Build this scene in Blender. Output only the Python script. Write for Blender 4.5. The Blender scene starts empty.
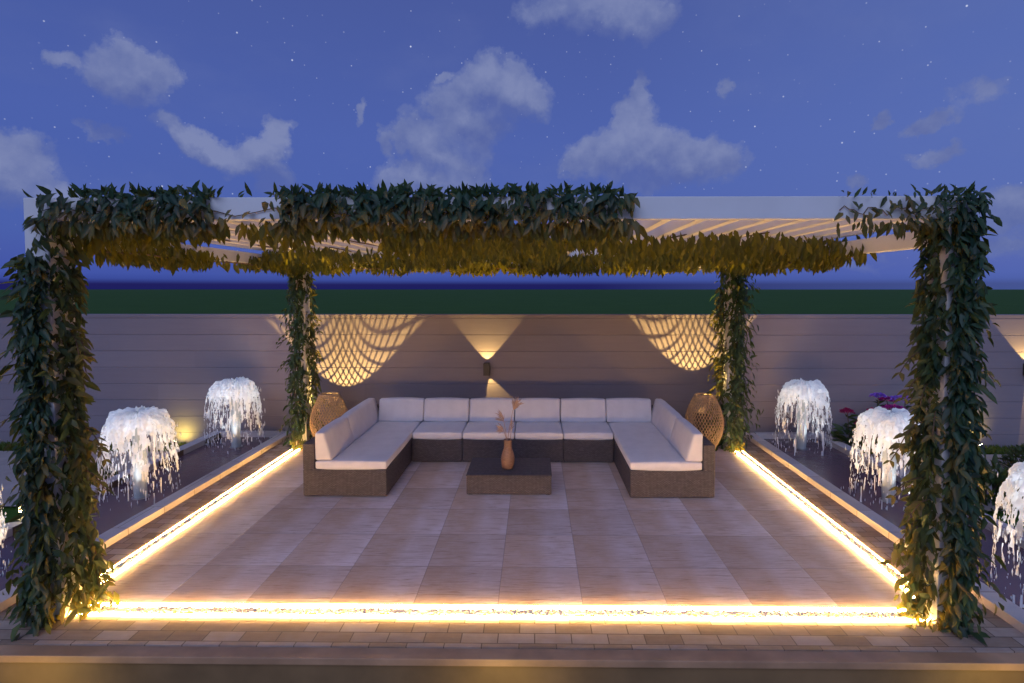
import bpy, bmesh, math, random
import numpy as np
from mathutils import Vector, noise, Matrix

R = math.radians
scene = bpy.context.scene
COL = scene.collection
random.seed(7)
rng = np.random.default_rng(7)
CX = -0.265                       # centre line of the pergola

# ------------------------------------------------------------------ helpers
def tag(o, label=None, cat=None, group=None, kind=None):
    if label: o['label'] = label
    if cat: o['category'] = cat
    if group: o['group'] = group
    if kind: o['kind'] = kind
    return o

def thing(name, label, cat, loc=(0, 0, 0), rz=0.0, group=None):
    o = bpy.data.objects.new(name, None)
    COL.objects.link(o)
    o.location = loc
    o.rotation_euler = (0, 0, rz)
    o.empty_display_size = 0.1
    return tag(o, label, cat, group)

def link(name, me, mat, parent=None, smooth=False):
    o = bpy.data.objects.new(name, me)
    COL.objects.link(o)
    if mat is not None and not me.materials:
        me.materials.append(mat)
    if parent: o.parent = parent
    if smooth:
        me.polygons.foreach_set('use_smooth', [True] * len(me.polygons))
    return o

def obj(name, bm, mat, parent=None, smooth=False, auto=None):
    me = bpy.data.meshes.new(name)
    bm.normal_update()
    bm.to_mesh(me)
    bm.free()
    o = link(name, me, mat, parent, smooth)
    return o

def pyobj(name, verts, faces, mat, parent=None, smooth=False):
    me = bpy.data.meshes.new(name)
    me.from_pydata(verts, [], faces)
    me.update()
    return link(name, me, mat, parent, smooth)

def copy_tree(o, parent=None):
    c = o.copy()
    COL.objects.link(c)
    if parent: c.parent = parent
    for ch in list(o.children):
        copy_tree(ch, c)
    return c

def box(bm, x0, x1, y0, y1, z0, z1, bevel=0.0, seg=2):
    vs = [bm.verts.new(p) for p in ((x0, y0, z0), (x1, y0, z0), (x1, y1, z0), (x0, y1, z0),
                                    (x0, y0, z1), (x1, y0, z1), (x1, y1, z1), (x0, y1, z1))]
    fs = [bm.faces.new([vs[i] for i in q]) for q in ((3, 2, 1, 0), (4, 5, 6, 7), (0, 1, 5, 4),
                                                     (1, 2, 6, 5), (2, 3, 7, 6), (3, 0, 4, 7))]
    if bevel > 0:
        es = list({e for f in fs for e in f.edges})
        bmesh.ops.bevel(bm, geom=es, offset=bevel, segments=seg, affect='EDGES', profile=0.6)

def boxobj(name, x0, x1, y0, y1, z0, z1, mat, parent=None, bevel=0.004, seg=2):
    bm = bmesh.new()
    box(bm, x0, x1, y0, y1, z0, z1, bevel, seg)
    return obj(name, bm, mat, parent)

def tube(bm, pts, rad, n=6, cap=True):
    """tube along a polyline; rad a number or a list"""
    pts = [Vector(p) for p in pts]
    rads = rad if isinstance(rad, (list, tuple)) else [rad] * len(pts)
    rings = []
    up = Vector((0, 0, 1))
    for i, p in enumerate(pts):
        t = (pts[min(i + 1, len(pts) - 1)] - pts[max(i - 1, 0)])
        if t.length < 1e-9: t = Vector((0, 0, 1))
        t.normalize()
        a = t.cross(up if abs(t.z) < 0.95 else Vector((1, 0, 0))).normalized()
        b = t.cross(a)
        rings.append([bm.verts.new(p + (a * math.cos(2 * math.pi * k / n) + b * math.sin(2 * math.pi * k / n)) * rads[i])
                      for k in range(n)])
    for r0, r1 in zip(rings, rings[1:]):
        for k in range(n):
            bm.faces.new((r0[k], r0[(k + 1) % n], r1[(k + 1) % n], r1[k]))
    if cap and n > 2:
        bm.faces.new(rings[0][::-1]); bm.faces.new(rings[-1])

def lathe(bm, prof, n=32, close=False):
    rings = []
    for r, z in prof:
        rings.append([bm.verts.new((r * math.cos(2 * math.pi * k / n), r * math.sin(2 * math.pi * k / n), z)) for k in range(n)])
    for r0, r1 in zip(rings, rings[1:]):
        for k in range(n):
            bm.faces.new((r0[k], r0[(k + 1) % n], r1[(k + 1) % n], r1[k]))
    if close:
        bm.faces.new(rings[0][::-1]); bm.faces.new(rings[-1])

# ------------------------------------------------------------------ materials
class NT:
    def __init__(s, name, world=None):
        if world is None:
            s.m = bpy.data.materials.new(name); s.m.use_nodes = True
            s.t = s.m.node_tree
            s.bsdf = s.t.nodes['Principled BSDF']; s.out = s.t.nodes['Material Output']
        else:
            s.t = world.node_tree
    def n(s, typ, **kw):
        nd = s.t.nodes.new(typ)
        for k, v in kw.items():
            if k in nd.inputs: s.set(nd, k, v)
            else: setattr(nd, k, v)
        return nd
    def set(s, nd, k, v):
        if isinstance(v, bpy.types.NodeSocket): s.t.links.new(v, nd.inputs[k])
        else: nd.inputs[k].default_value = v
    def l(s, a, b): s.t.links.new(a, b)
    def math(s, op, a, b=None, c=None, clamp=False):
        nd = s.t.nodes.new('ShaderNodeMath'); nd.operation = op; nd.use_clamp = clamp
        for i, v in enumerate((a, b, c)):
            if v is None: continue
            if isinstance(v, bpy.types.NodeSocket): s.l(v, nd.inputs[i])
            else: nd.inputs[i].default_value = v
        return nd.outputs[0]
    def vmath(s, op, a, b=None, scale=None):
        nd = s.t.nodes.new('ShaderNodeVectorMath'); nd.operation = op
        for i, v in enumerate((a, b)):
            if v is None: continue
            if isinstance(v, bpy.types.NodeSocket): s.l(v, nd.inputs[i])
            else: nd.inputs[i].default_value = v
        if scale is not None: nd.inputs['Scale'].default_value = scale
        return nd
    def mix(s, f, a, b, typ='MIX'):
        nd = s.t.nodes.new('ShaderNodeMix'); nd.data_type = 'RGBA'; nd.blend_type = typ
        for i, v in ((0, f), (6, a), (7, b)):
            if isinstance(v, bpy.types.NodeSocket): s.l(v, nd.inputs[i])
            else:
                if i and len(v) == 3: v = (*v, 1)
                nd.inputs[i].default_value = v
        return nd.outputs[2]
    def ramp(s, f, stops, interp='LINEAR'):
        nd = s.t.nodes.new('ShaderNodeValToRGB'); nd.color_ramp.interpolation = interp
        el = nd.color_ramp.elements
        while len(el) < len(stops): el.new(0.5)
        for e, (p, c) in zip(el, stops):
            e.position = p
            e.color = (c, c, c, 1) if not isinstance(c, (tuple, list)) else (*c, 1)
        s.l(f, nd.inputs[0])
        return nd.outputs[0]
    def noise(s, vec, scale, detail=4, rough=0.55, dist=0.0):
        nd = s.n('ShaderNodeTexNoise', Scale=scale, Detail=detail, Roughness=rough, Distortion=dist)
        if vec is not None: s.l(vec, nd.inputs['Vector'])
        return nd.outputs['Fac']
    def coord(s, which='Object'):
        return s.n('ShaderNodeTexCoord').outputs[which]
    def mapping(s, vec, scale=(1, 1, 1), loc=(0, 0, 0), rot=(0, 0, 0), typ='POINT'):
        nd = s.n('ShaderNodeMapping'); nd.vector_type = typ
        nd.inputs['Scale'].default_value = scale; nd.inputs['Location'].default_value = loc
        nd.inputs['Rotation'].default_value = rot
        s.l(vec, nd.inputs['Vector'])
        return nd.outputs[0]
    def bump(s, h, strength=0.3, dist=0.01):
        nd = s.n('ShaderNodeBump', Strength=strength, Distance=dist)
        s.l(h, nd.inputs['Height'])
        s.l(nd.outputs[0], s.bsdf.inputs['Normal'])
    def base(s, c, rough=0.6, spec=0.5, **kw):
        for k, v in (('Base Color', c), ('Roughness', rough), ('Specular IOR Level', spec)):
            if isinstance(v, bpy.types.NodeSocket): s.l(v, s.bsdf.inputs[k])
            else: s.bsdf.inputs[k].default_value = (*v, 1) if isinstance(v, tuple) and len(v) == 3 else v
        for k, v in kw.items(): s.bsdf.inputs[k].default_value = v
        return s

def simple(name, c, rough=0.6, nscale=12.0, var=0.18, bump=0.1, bscale=60.0, spec=0.4, metal=0.0):
    s = NT(name)
    co = s.coord()
    f = s.noise(co, nscale)
    lo = tuple(v * (1 - var) for v in c); hi = tuple(min(1, v * (1 + var)) for v in c)
    s.base(s.ramp(f, [(0.3, lo), (0.7, hi)]), rough, spec, Metallic=metal)
    if bump > 0: s.bump(s.noise(co, bscale), bump, 0.004)
    return s.m

def emit(name, c, strength):
    s = NT(name)
    s.base(c, 0.5)
    s.bsdf.inputs['Emission Color'].default_value = (*c, 1)
    s.bsdf.inputs['Emission Strength'].default_value = strength
    return s.m

M = {}
M['white_paint'] = simple('white_paint', (0.70, 0.69, 0.68), 0.45, 3.0, 0.04, 0.04, 90)

def m_wall():
    s = NT('wall_boards')
    co = s.coord()
    a = s.noise(s.mapping(co, (0.7, 1, 9)), 3.0, 6, 0.65)
    b = s.noise(co, 0.9, 3)
    # each board a little different
    z = s.n('ShaderNodeSeparateXYZ'); s.l(co, z.inputs[0])
    k = s.math('FLOOR', s.math('DIVIDE', z.outputs[2], 0.253))
    xk = s.math('FLOOR', s.math('DIVIDE', s.math('ADD', z.outputs[0], s.math('MULTIPLY', k, 1.31)), 3.2))
    wn = s.n('ShaderNodeTexWhiteNoise', noise_dimensions='2D')
    cv = s.n('ShaderNodeCombineXYZ'); s.l(k, cv.inputs[0]); s.l(xk, cv.inputs[1]); s.l(cv.outputs[0], wn.inputs['Vector'])
    f = s.math('ADD', s.math('MULTIPLY', a, 0.45), s.math('ADD', s.math('MULTIPLY', b, 0.35), s.math('MULTIPLY', wn.outputs['Value'], 0.25)))
    s.base(s.ramp(f, [(0.25, (0.185, 0.158, 0.176)), (0.8, (0.230, 0.200, 0.220))]), 0.62, 0.3)
    s.bump(s.noise(s.mapping(co, (2, 1, 40)), 8.0, 4), 0.12, 0.004)
    return s.m
M['wall'] = m_wall()

def m_tile():
    s = NT('stone_tile')
    co = s.coord()
    sx = s.n('ShaderNodeSeparateXYZ'); s.l(co, sx.inputs[0])
    u0 = s.math('DIVIDE', s.math('ADD', sx.outputs[0], 3.26), 0.6)
    v0 = s.math('DIVIDE', s.math('SUBTRACT', sx.outputs[1], 3.845), 0.594)
    u = s.math('FRACT', u0); v = s.math('FRACT', v0)
    iu = s.math('FLOOR', u0); iv = s.math('FLOOR', v0)
    cv = s.n('ShaderNodeCombineXYZ'); s.l(iu, cv.inputs[0]); s.l(iv, cv.inputs[1])
    wn = s.n('ShaderNodeTexWhiteNoise', noise_dimensions='3D'); s.l(cv.outputs[0], wn.inputs['Vector'])
    # the printed stone pattern of the tile: streaks across, cloudy pale half
    off = s.vmath('SCALE', wn.outputs['Color'], None, 0.35).outputs[0]
    tuv = s.n('ShaderNodeCombineXYZ'); s.l(u, tuv.inputs[0]); s.l(v, tuv.inputs[1])
    tv = s.vmath('ADD', tuv.outputs[0], off).outputs[0]
    streak = s.noise(s.mapping(tv, (1.0, 13.0, 1.0)), 2.6, 6, 0.68, 0.5)
    cloud = s.noise(s.mapping(tv, (1.4, 1.1, 1.0)), 1.9, 4, 0.6, 0.3)
    half = s.math('ADD', s.math('MULTIPLY', s.ramp(u, [(0.0, 0.0), (0.42, 0.1), (0.62, 0.75), (1.0, 1.0)]), 0.62),
                  s.math('MULTIPLY', s.ramp(v, [(0.0, 0.75), (1.0, 0.25)]), 0.28))
    pale = s.math('ADD', half, s.math('MULTIPLY', s.math('SUBTRACT', cloud, 0.5), 1.1), clamp=True)
    pale = s.math('ADD', pale, s.math('MULTIPLY', s.math('SUBTRACT', streak, 0.5), 0.9), clamp=True)
    c = s.mix(pale, (0.54, 0.385, 0.295), (0.72, 0.64, 0.665))
    fine = s.noise(s.mapping(tv, (1.6, 46.0, 1.0)), 2.0, 5, 0.6, 0.4)
    c = s.mix(s.ramp(fine, [(0.48, 0.0), (0.72, 0.45)]), c, (0.36, 0.23, 0.15))
    c = s.mix(s.ramp(streak, [(0.50, 0.0), (0.68, 0.9)]), c, (0.33, 0.205, 0.125))
    tint = s.ramp(wn.outputs['Value'], [(0.0, 0.86), (1.0, 1.08)])
    c = s.mix(1.0, c, tint, 'MULTIPLY')
    # joints
    eu = s.math('MINIMUM', u, s.math('SUBTRACT', 1.0, u)); ev = s.math('MINIMUM', v, s.math('SUBTRACT', 1.0, v))
    jl = s.math('MINIMUM', s.math('MULTIPLY', eu, 1.6), ev)
    j = s.ramp(jl, [(0.004, 1.0), (0.010, 0.0)])
    c = s.mix(s.math('MULTIPLY', j, 0.5), c, (0.14, 0.095, 0.08))
    rough = s.ramp(pale, [(0.0, 0.55), (1.0, 0.33)])
    s.base(c, rough, 0.45)
    h = s.math('SUBTRACT', s.math('ADD', s.math('MULTIPLY', streak, 0.5), s.math('MULTIPLY', fine, 0.4)), s.math('MULTIPLY', j, 1.0))
    s.bump(h, 0.42, 0.007)
    return s.m
M['tile'] = m_tile()

def m_paver(name, scale_x, scale_y, cols, mortar=(0.13, 0.088, 0.06)):
    s = NT(name)
    co = s.coord()
    br = s.n('ShaderNodeTexBrick')
    s.l(co, br.inputs['Vector'])
    br.offset = 0.42
    for k, v in (('Scale', 1.0), ('Mortar Size', 0.004), ('Mortar Smooth', 0.3), ('Bias', 0.0), ('Brick Width', scale_x), ('Row Height', scale_y)):
        br.inputs[k].default_value = v
    br.inputs['Color1'].default_value = (0, 0, 0, 1); br.inputs['Color2'].default_value = (1, 1, 1, 1)
    br.inputs['Mortar'].default_value = (0.5, 0.5, 0.5, 1)
    n1 = s.noise(co, 9.0, 5, 0.6); n2 = s.noise(s.mapping(co, (6, 40, 10)), 1.0, 5, 0.7)
    f = s.math('ADD', s.math('MULTIPLY', br.outputs['Color'], 0.42), s.math('MULTIPLY', s.math('ADD', n1, n2), 0.34))
    c = s.ramp(f, [(0.12, cols[0]), (0.45, cols[1]), (0.85, cols[2])])
    c = s.mix(br.outputs['Fac'], c, mortar)
    s.base(c, 0.72, 0.2)
    h = s.math('SUBTRACT', s.math('MULTIPLY', n2, 0.7), s.math('MULTIPLY', br.outputs['Fac'], 1.0))
    s.bump(h, 0.5, 0.006)
    return s.m
M['paver'] = m_paver('stone_pavers', 0.235, 0.105, [(0.16, 0.105, 0.065), (0.30, 0.205, 0.14), (0.46, 0.37, 0.31)])
M['kerb'] = m_paver('kerb_stone', 0.32, 0.5, [(0.36, 0.32, 0.33), (0.45, 0.41, 0.42), (0.54, 0.50, 0.51)])
M['coping'] = simple('coping_stone', (0.42, 0.24, 0.13), 0.5, 4.0, 0.22, 0.25, 40)
M['riser'] = simple('riser_stone', (0.23, 0.135, 0.06), 0.6, 2.2, 0.25, 0.3, 25)
M['path'] = simple('path_concrete', (0.40, 0.34, 0.30), 0.8, 3.0, 0.12, 0.2, 80)

def m_lawn(name, lo, hi):
    s = NT(name)
    co = s.coord()
    f = s.math('ADD', s.math('MULTIPLY', s.noise(co, 0.15, 6, 0.7), 0.6), s.math('MULTIPLY', s.noise(co, 25.0, 3), 0.4))
    s.base(s.ramp(f, [(0.3, lo), (0.7, hi)]), 0.9, 0.1)
    s.bump(s.noise(co, 40.0), 0.6, 0.03)
    return s.m
M['lawn'] = m_lawn('lawn_grass', (0.038, 0.088, 0.010), (0.058, 0.125, 0.018))

def m_leaf(name, cols, trans=0.3, rough=0.45, tcol=(0.24, 0.19, 0.012)):
    s = NT(name)
    g = s.n('ShaderNodeNewGeometry')
    r = g.outputs['Random Per Island']
    c = s.ramp(r, [(i / (len(cols) - 1), k) for i, k in enumerate(cols)])
    co = s.coord()
    c = s.mix(s.math('MULTIPLY', s.noise(co, 45.0, 3), 0.35), c, tuple(v * 0.55 for v in cols[0]))
    s.base(c, rough, 0.35)
    tr = s.n('ShaderNodeBsdfTranslucent'); tr.inputs['Color'].default_value = (*tcol, 1)
    mx = s.n('ShaderNodeMixShader'); mx.inputs[0].default_value = trans
    s.l(s.bsdf.outputs[0], mx.inputs[1]); s.l(tr.outputs[0], mx.inputs[2]); s.l(mx.outputs[0], s.out.inputs['Surface'])
    return s.m
VINE = [(0.010, 0.040, 0.024), (0.016, 0.060, 0.034), (0.026, 0.082, 0.042), (0.050, 0.100, 0.036)]
M['vine'] = m_leaf('vine_leaves', VINE)
M['roof_vine'] = m_leaf('led_tinted_roof_leaves', [(0.010, 0.030, 0.018), (0.035, 0.058, 0.018), (0.095, 0.098, 0.014), (0.17, 0.150, 0.012)], 0.35, 0.45, (0.27, 0.225, 0.010))  # same vine; warm LED glow and shaded gaps painted into the leaf colours
M['shrub'] = m_leaf('shrub_leaves', [(0.022, 0.05, 0.02), (0.04, 0.085, 0.03), (0.05, 0.09, 0.03)])
M['grass'] = m_leaf('grass_blades', [(0.06, 0.11, 0.015), (0.09, 0.15, 0.02), (0.12, 0.16, 0.03)], 0.2, 0.6)
M['stem'] = simple('vine_stem', (0.10, 0.065, 0.04), 0.8, 20, 0.3, 0.3)
M['petal_magenta'] = m_leaf('magenta_petals', [(0.45, 0.02, 0.26), (0.60, 0.04, 0.36)], 0.3, 0.6, (0.5, 0.03, 0.3))
M['petal_violet'] = m_leaf('violet_petals', [(0.38, 0.17, 0.78), (0.50, 0.26, 0.85)], 0.3, 0.6, (0.3, 0.12, 0.8))
M['petal_red'] = m_leaf('crimson_petals', [(0.40, 0.02, 0.12), (0.50, 0.03, 0.18)], 0.3, 0.6, (0.4, 0.02, 0.1))

def m_wicker():
    s = NT('wicker_weave')
    co = s.coord('UV')
    w1 = s.n('ShaderNodeTexWave', wave_type='BANDS', bands_direction='X', wave_profile='SIN', Scale=22.0, Distortion=0.4)
    w1.inputs['Detail'].default_value = 1.0
    w2 = s.n('ShaderNodeTexWave', wave_type='BANDS', bands_direction='Y', wave_profile='SIN', Scale=30.0, Distortion=0.3)
    s.l(co, w1.inputs['Vector']); s.l(co, w2.inputs['Vector'])
    br = s.n('ShaderNodeTexBrick'); s.l(co, br.inputs['Vector'])
    for k, v in (('Scale', 1.0), ('Mortar Size', 0.0022), ('Mortar Smooth', 0.6), ('Brick Width', 0.030), ('Row Height', 0.012)):
        br.inputs[k].default_value = v
    br.inputs['Color1'].default_value = (0.2, 0.2, 0.2, 1); br.inputs['Color2'].default_value = (1, 1, 1, 1)
    f = s.math('ADD', s.math('MULTIPLY', br.outputs['Color'], 0.45), s.math('MULTIPLY', w1.outputs['Fac'], 0.45))
    f = s.math('ADD', f, s.math('MULTIPLY', s.noise(co, 18.0), 0.15))
    c = s.ramp(f, [(0.15, (0.052, 0.047, 0.054)), (0.55, (0.097, 0.086, 0.096)), (0.95, (0.155, 0.138, 0.150))])
    c = s.mix(s.math('MULTIPLY', br.outputs['Fac'], 0.8), c, (0.035, 0.022, 0.018))
    s.base(c, 0.6, 0.35)
    s.bump(s.math('SUBTRACT', s.math('ADD', s.math('MULTIPLY', w1.outputs['Fac'], 0.8), s.math('MULTIPLY', w2.outputs['Fac'], 0.3)),
                  s.math('MULTIPLY', br.outputs['Fac'], 0.8)), 0.7, 0.006)
    return s.m
M['wicker'] = m_wicker()

def m_fabric():
    s = NT('cushion_fabric')
    co = s.coord()
    n = s.noise(co, 7.0, 4)
    s.base(s.ramp(n, [(0.3, (0.62, 0.59, 0.60)), (0.7, (0.69, 0.66, 0.67))]), 0.85, 0.2)
    s.bsdf.inputs['Sheen Weight'].default_value = 0.15
    w = s.n('ShaderNodeTexWave', Scale=160.0, Distortion=1.0); s.l(co, w.inputs['Vector'])
    h = s.math('ADD', s.math('MULTIPLY', w.outputs['Fac'], 0.12), s.math('MULTIPLY', s.noise(co, 5.0, 3), 1.0))
    s.bump(h, 0.22, 0.03)
    return s.m
M['fabric'] = m_fabric()
M['rattan'] = simple('rattan_cane', (0.36, 0.25, 0.155), 0.5, 30, 0.25, 0.2, 120)
M['dark_metal'] = simple('dark_metal', (0.035, 0.03, 0.028), 0.45, 20, 0.2, 0.05)
M['nozzle'] = simple('nozzle_steel', (0.45, 0.46, 0.47), 0.3, 20, 0.1, 0.03, metal=0.9)

def m_vase():
    s = NT('carved_wood')
    co = s.coord()
    g = s.noise(s.mapping(co, (6, 6, 34)), 3.0, 5, 0.65, 0.8)
    s.base(s.ramp(g, [(0.3, (0.12, 0.062, 0.042)), (0.7, (0.25, 0.145, 0.10))]), 0.5, 0.4)
    s.bump(g, 0.3, 0.004)
    return s.m
M['vase'] = m_vase()
M['dried'] = m_leaf('dried_plume', [(0.36, 0.25, 0.21), (0.44, 0.31, 0.26), (0.52, 0.38, 0.32)], 0.25, 0.8, (0.5, 0.3, 0.2))

def m_water():
    s = NT('pool_water')
    co = s.coord()
    s.base((0.12, 0.075, 0.095), 0.22, 0.4)
    h = s.math('ADD', s.noise(co, 9.0, 3), s.math('MULTIPLY', s.noise(co, 30.0, 2), 0.35))
    s.bump(h, 0.12, 0.02)
    return s.m
M['water'] = m_water()

def m_foam():
    s = NT('foaming_water')
    co = s.coord()
    n = s.noise(s.mapping(co, (30, 30, 9)), 1.0, 4)
    c = s.ramp(n, [(0.3, (0.80, 0.84, 0.87)), (0.65, (0.93, 0.95, 0.97))])
    s.base(c, 0.35, 0.4)
    tr = s.n('ShaderNodeBsdfTranslucent'); tr.inputs['Color'].default_value = (0.93, 0.95, 0.97, 1)
    mx = s.n('ShaderNodeMixShader'); mx.inputs[0].default_value = 0.5
    s.l(s.bsdf.outputs[0], mx.inputs[1]); s.l(tr.outputs[0], mx.inputs[2]); s.l(mx.outputs[0], s.out.inputs['Surface'])
    return s.m
M['foam'] = m_foam()
def m_column():
    s = NT('water_column')
    co = s.coord()
    n = s.noise(s.mapping(co, (40, 40, 3)), 1.0, 4)
    c = s.ramp(n, [(0.3, (0.40, 0.45, 0.48)), (0.7, (0.66, 0.70, 0.73))])
    s.base(c, 0.2, 0.5)
    tr = s.n('ShaderNodeBsdfTranslucent'); tr.inputs['Color'].default_value = (0.6, 0.66, 0.7, 1)
    mx = s.n('ShaderNodeMixShader'); mx.inputs[0].default_value = 0.4
    s.l(s.bsdf.outputs[0], mx.inputs[1]); s.l(tr.outputs[0], mx.inputs[2]); s.l(mx.outputs[0], s.out.inputs['Surface'])
    s.bump(n, 0.5, 0.02)
    return s.m
M['column'] = m_column()
M['pebble'] = simple('white_pebbles', (0.80, 0.74, 0.62), 0.5, 40, 0.22, 0.2)
LED = (1.0, 0.56, 0.165)
M['led'] = emit('led_tape', LED, 128.0)
M['lens'] = emit('lamp_lens', (1.0, 0.72, 0.30), 60.0)

def soft_falloff(ld):
    ld.use_nodes = True
    nt = ld.node_tree
    em = nt.nodes['Emission']
    fo = nt.nodes.new('ShaderNodeLightFalloff')
    fo.inputs['Strength'].default_value = 1.0
    nt.links.new(fo.outputs['Linear'], em.inputs['Strength'])

# ------------------------------------------------------------------ the setting
def sheet(name, x0, x1, y0, y1, z, mat, kind='structure'):
    o = pyobj(name, [(x0, y0, z), (x1, y0, z), (x1, y1, z), (x0, y1, z)], [(0, 1, 2, 3)], mat)
    return tag(o, kind=kind)
GZ = -0.18
ext = 6000
sheet('ground', -ext, ext, -300, ext, GZ - 0.03, M['lawn'])
sheet('garden_path', -14, 14, 6.1, 8.22, GZ + 0.004, M['path'])
sheet('front_path', -14, 14, -3.0, 3.0, GZ + 0.008, M['path'])

# raised patio: body with a paved top, coping and tiles
pl, pr = -3.694, 3.164
bm = bmesh.new(); box(bm, pl, pr, 3.424, 8.52, GZ - 0.02, 0.0, 0)
tag(obj('patio', bm, M['paver']), kind='structure')
bm = bmesh.new(); box(bm, -14, 14, 3.345, 3.42, GZ - 0.02, -0.052, 0)
tag(obj('step_riser', bm, M['riser']), kind='structure')
bm = bmesh.new(); box(bm, -14, 14, 3.315, 3.42, -0.05, -0.004, 0.006)
tag(obj('step_coping', bm, M['coping']), kind='structure')
bm = bmesh.new(); box(bm, -3.262, 2.742, 3.855, 8.0, -0.02, 0.003, 0)
tag(obj('tiled_floor', bm, M['tile']), kind='structure')

# ------------------------------------------------------------------ garden wall (board profile swept along x)
def build_wall():
    prof = [(0.0, GZ - 0.02)]
    pitch, z = 0.253, 1.848
    zs = []
    zz = z - 0.055
    while zz > GZ: zs.append(zz); zz -= pitch
    for g in reversed(zs):                       # groove with a small second bead above it
        prof += [(0.0, g - 0.010), (0.007, g - 0.007), (0.007, g - 0.002), (0.0, g + 0.001)]
    prof += [(0.0, z - 0.006), (0.006, z), (0.10, z), (0.10, GZ - 0.02)]
    xs = [-14.0, -3.41, -3.402, 2.86, 2.868, 14.0]
    v = []; f = []
    n = len(prof)
    for i, x in enumerate(xs):
        for (d, zz) in prof:
            v.append((x, 8.6 + d, zz))
    for i in range(len(xs) - 1):
        for k in range(n - 1):
            a = i * n + k
            f.append((a, a + n, a + n + 1, a + 1))
    f.append(tuple(range(n))); f.append(tuple(range((len(xs) - 1) * n, len(xs) * n))[::-1])
    o = pyobj('garden_wall', v, f, M['wall'])
    bm = bmesh.new(); bm.from_mesh(o.data); bmesh.ops.recalc_face_normals(bm, faces=bm.faces); bm.to_mesh(o.data); bm.free()
    tag(o, 'long grey garden wall of wide horizontal boards behind the sofa', 'wall')
build_wall()

# ------------------------------------------------------------------ water troughs
def trough(side):
    mx = (lambda x: x) if side < 0 else (lambda x: -0.53 - x)
    nm = 'left' if side < 0 else 'right'
    t = thing('water_trough', ('long stone-kerbed water trough left of the patio with white foam fountains'
                               if side < 0 else 'long stone-kerbed water trough right of the patio beside the flowering plants'),
              'water trough', (mx(-4.3), 6.0, 0))
    def bx(name, xa, xb, y0, y1, z0, z1, mat, bev=0.005):
        xs = sorted((mx(xa) - mx(-4.3), mx(xb) - mx(-4.3)))
        return boxobj(name, xs[0], xs[1], y0 - 6, y1 - 6, z0, z1, mat, t, bev)
    bx('kerb', -3.845, -3.695, 1.2, 8.52, GZ, 0.062, M['kerb'])
    bx('kerb', -4.90, -4.755, 1.2, 8.52, GZ, 0.062, M['kerb'])
    bx('end_kerb', -4.753, -3.847, 8.42, 8.52, GZ, 0.068, M['kerb'])
    bx('end_kerb', -4.753, -3.847, 1.2, 1.3, GZ, 0.068, M['kerb'])
    xs = sorted((mx(-4.754), mx(-3.846)))
    w = sheet('water', xs[0], xs[1], 1.301, 8.419, -0.01, M['water'])
    w['kind'] = 'structure'
trough(-1); trough(1)

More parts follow.
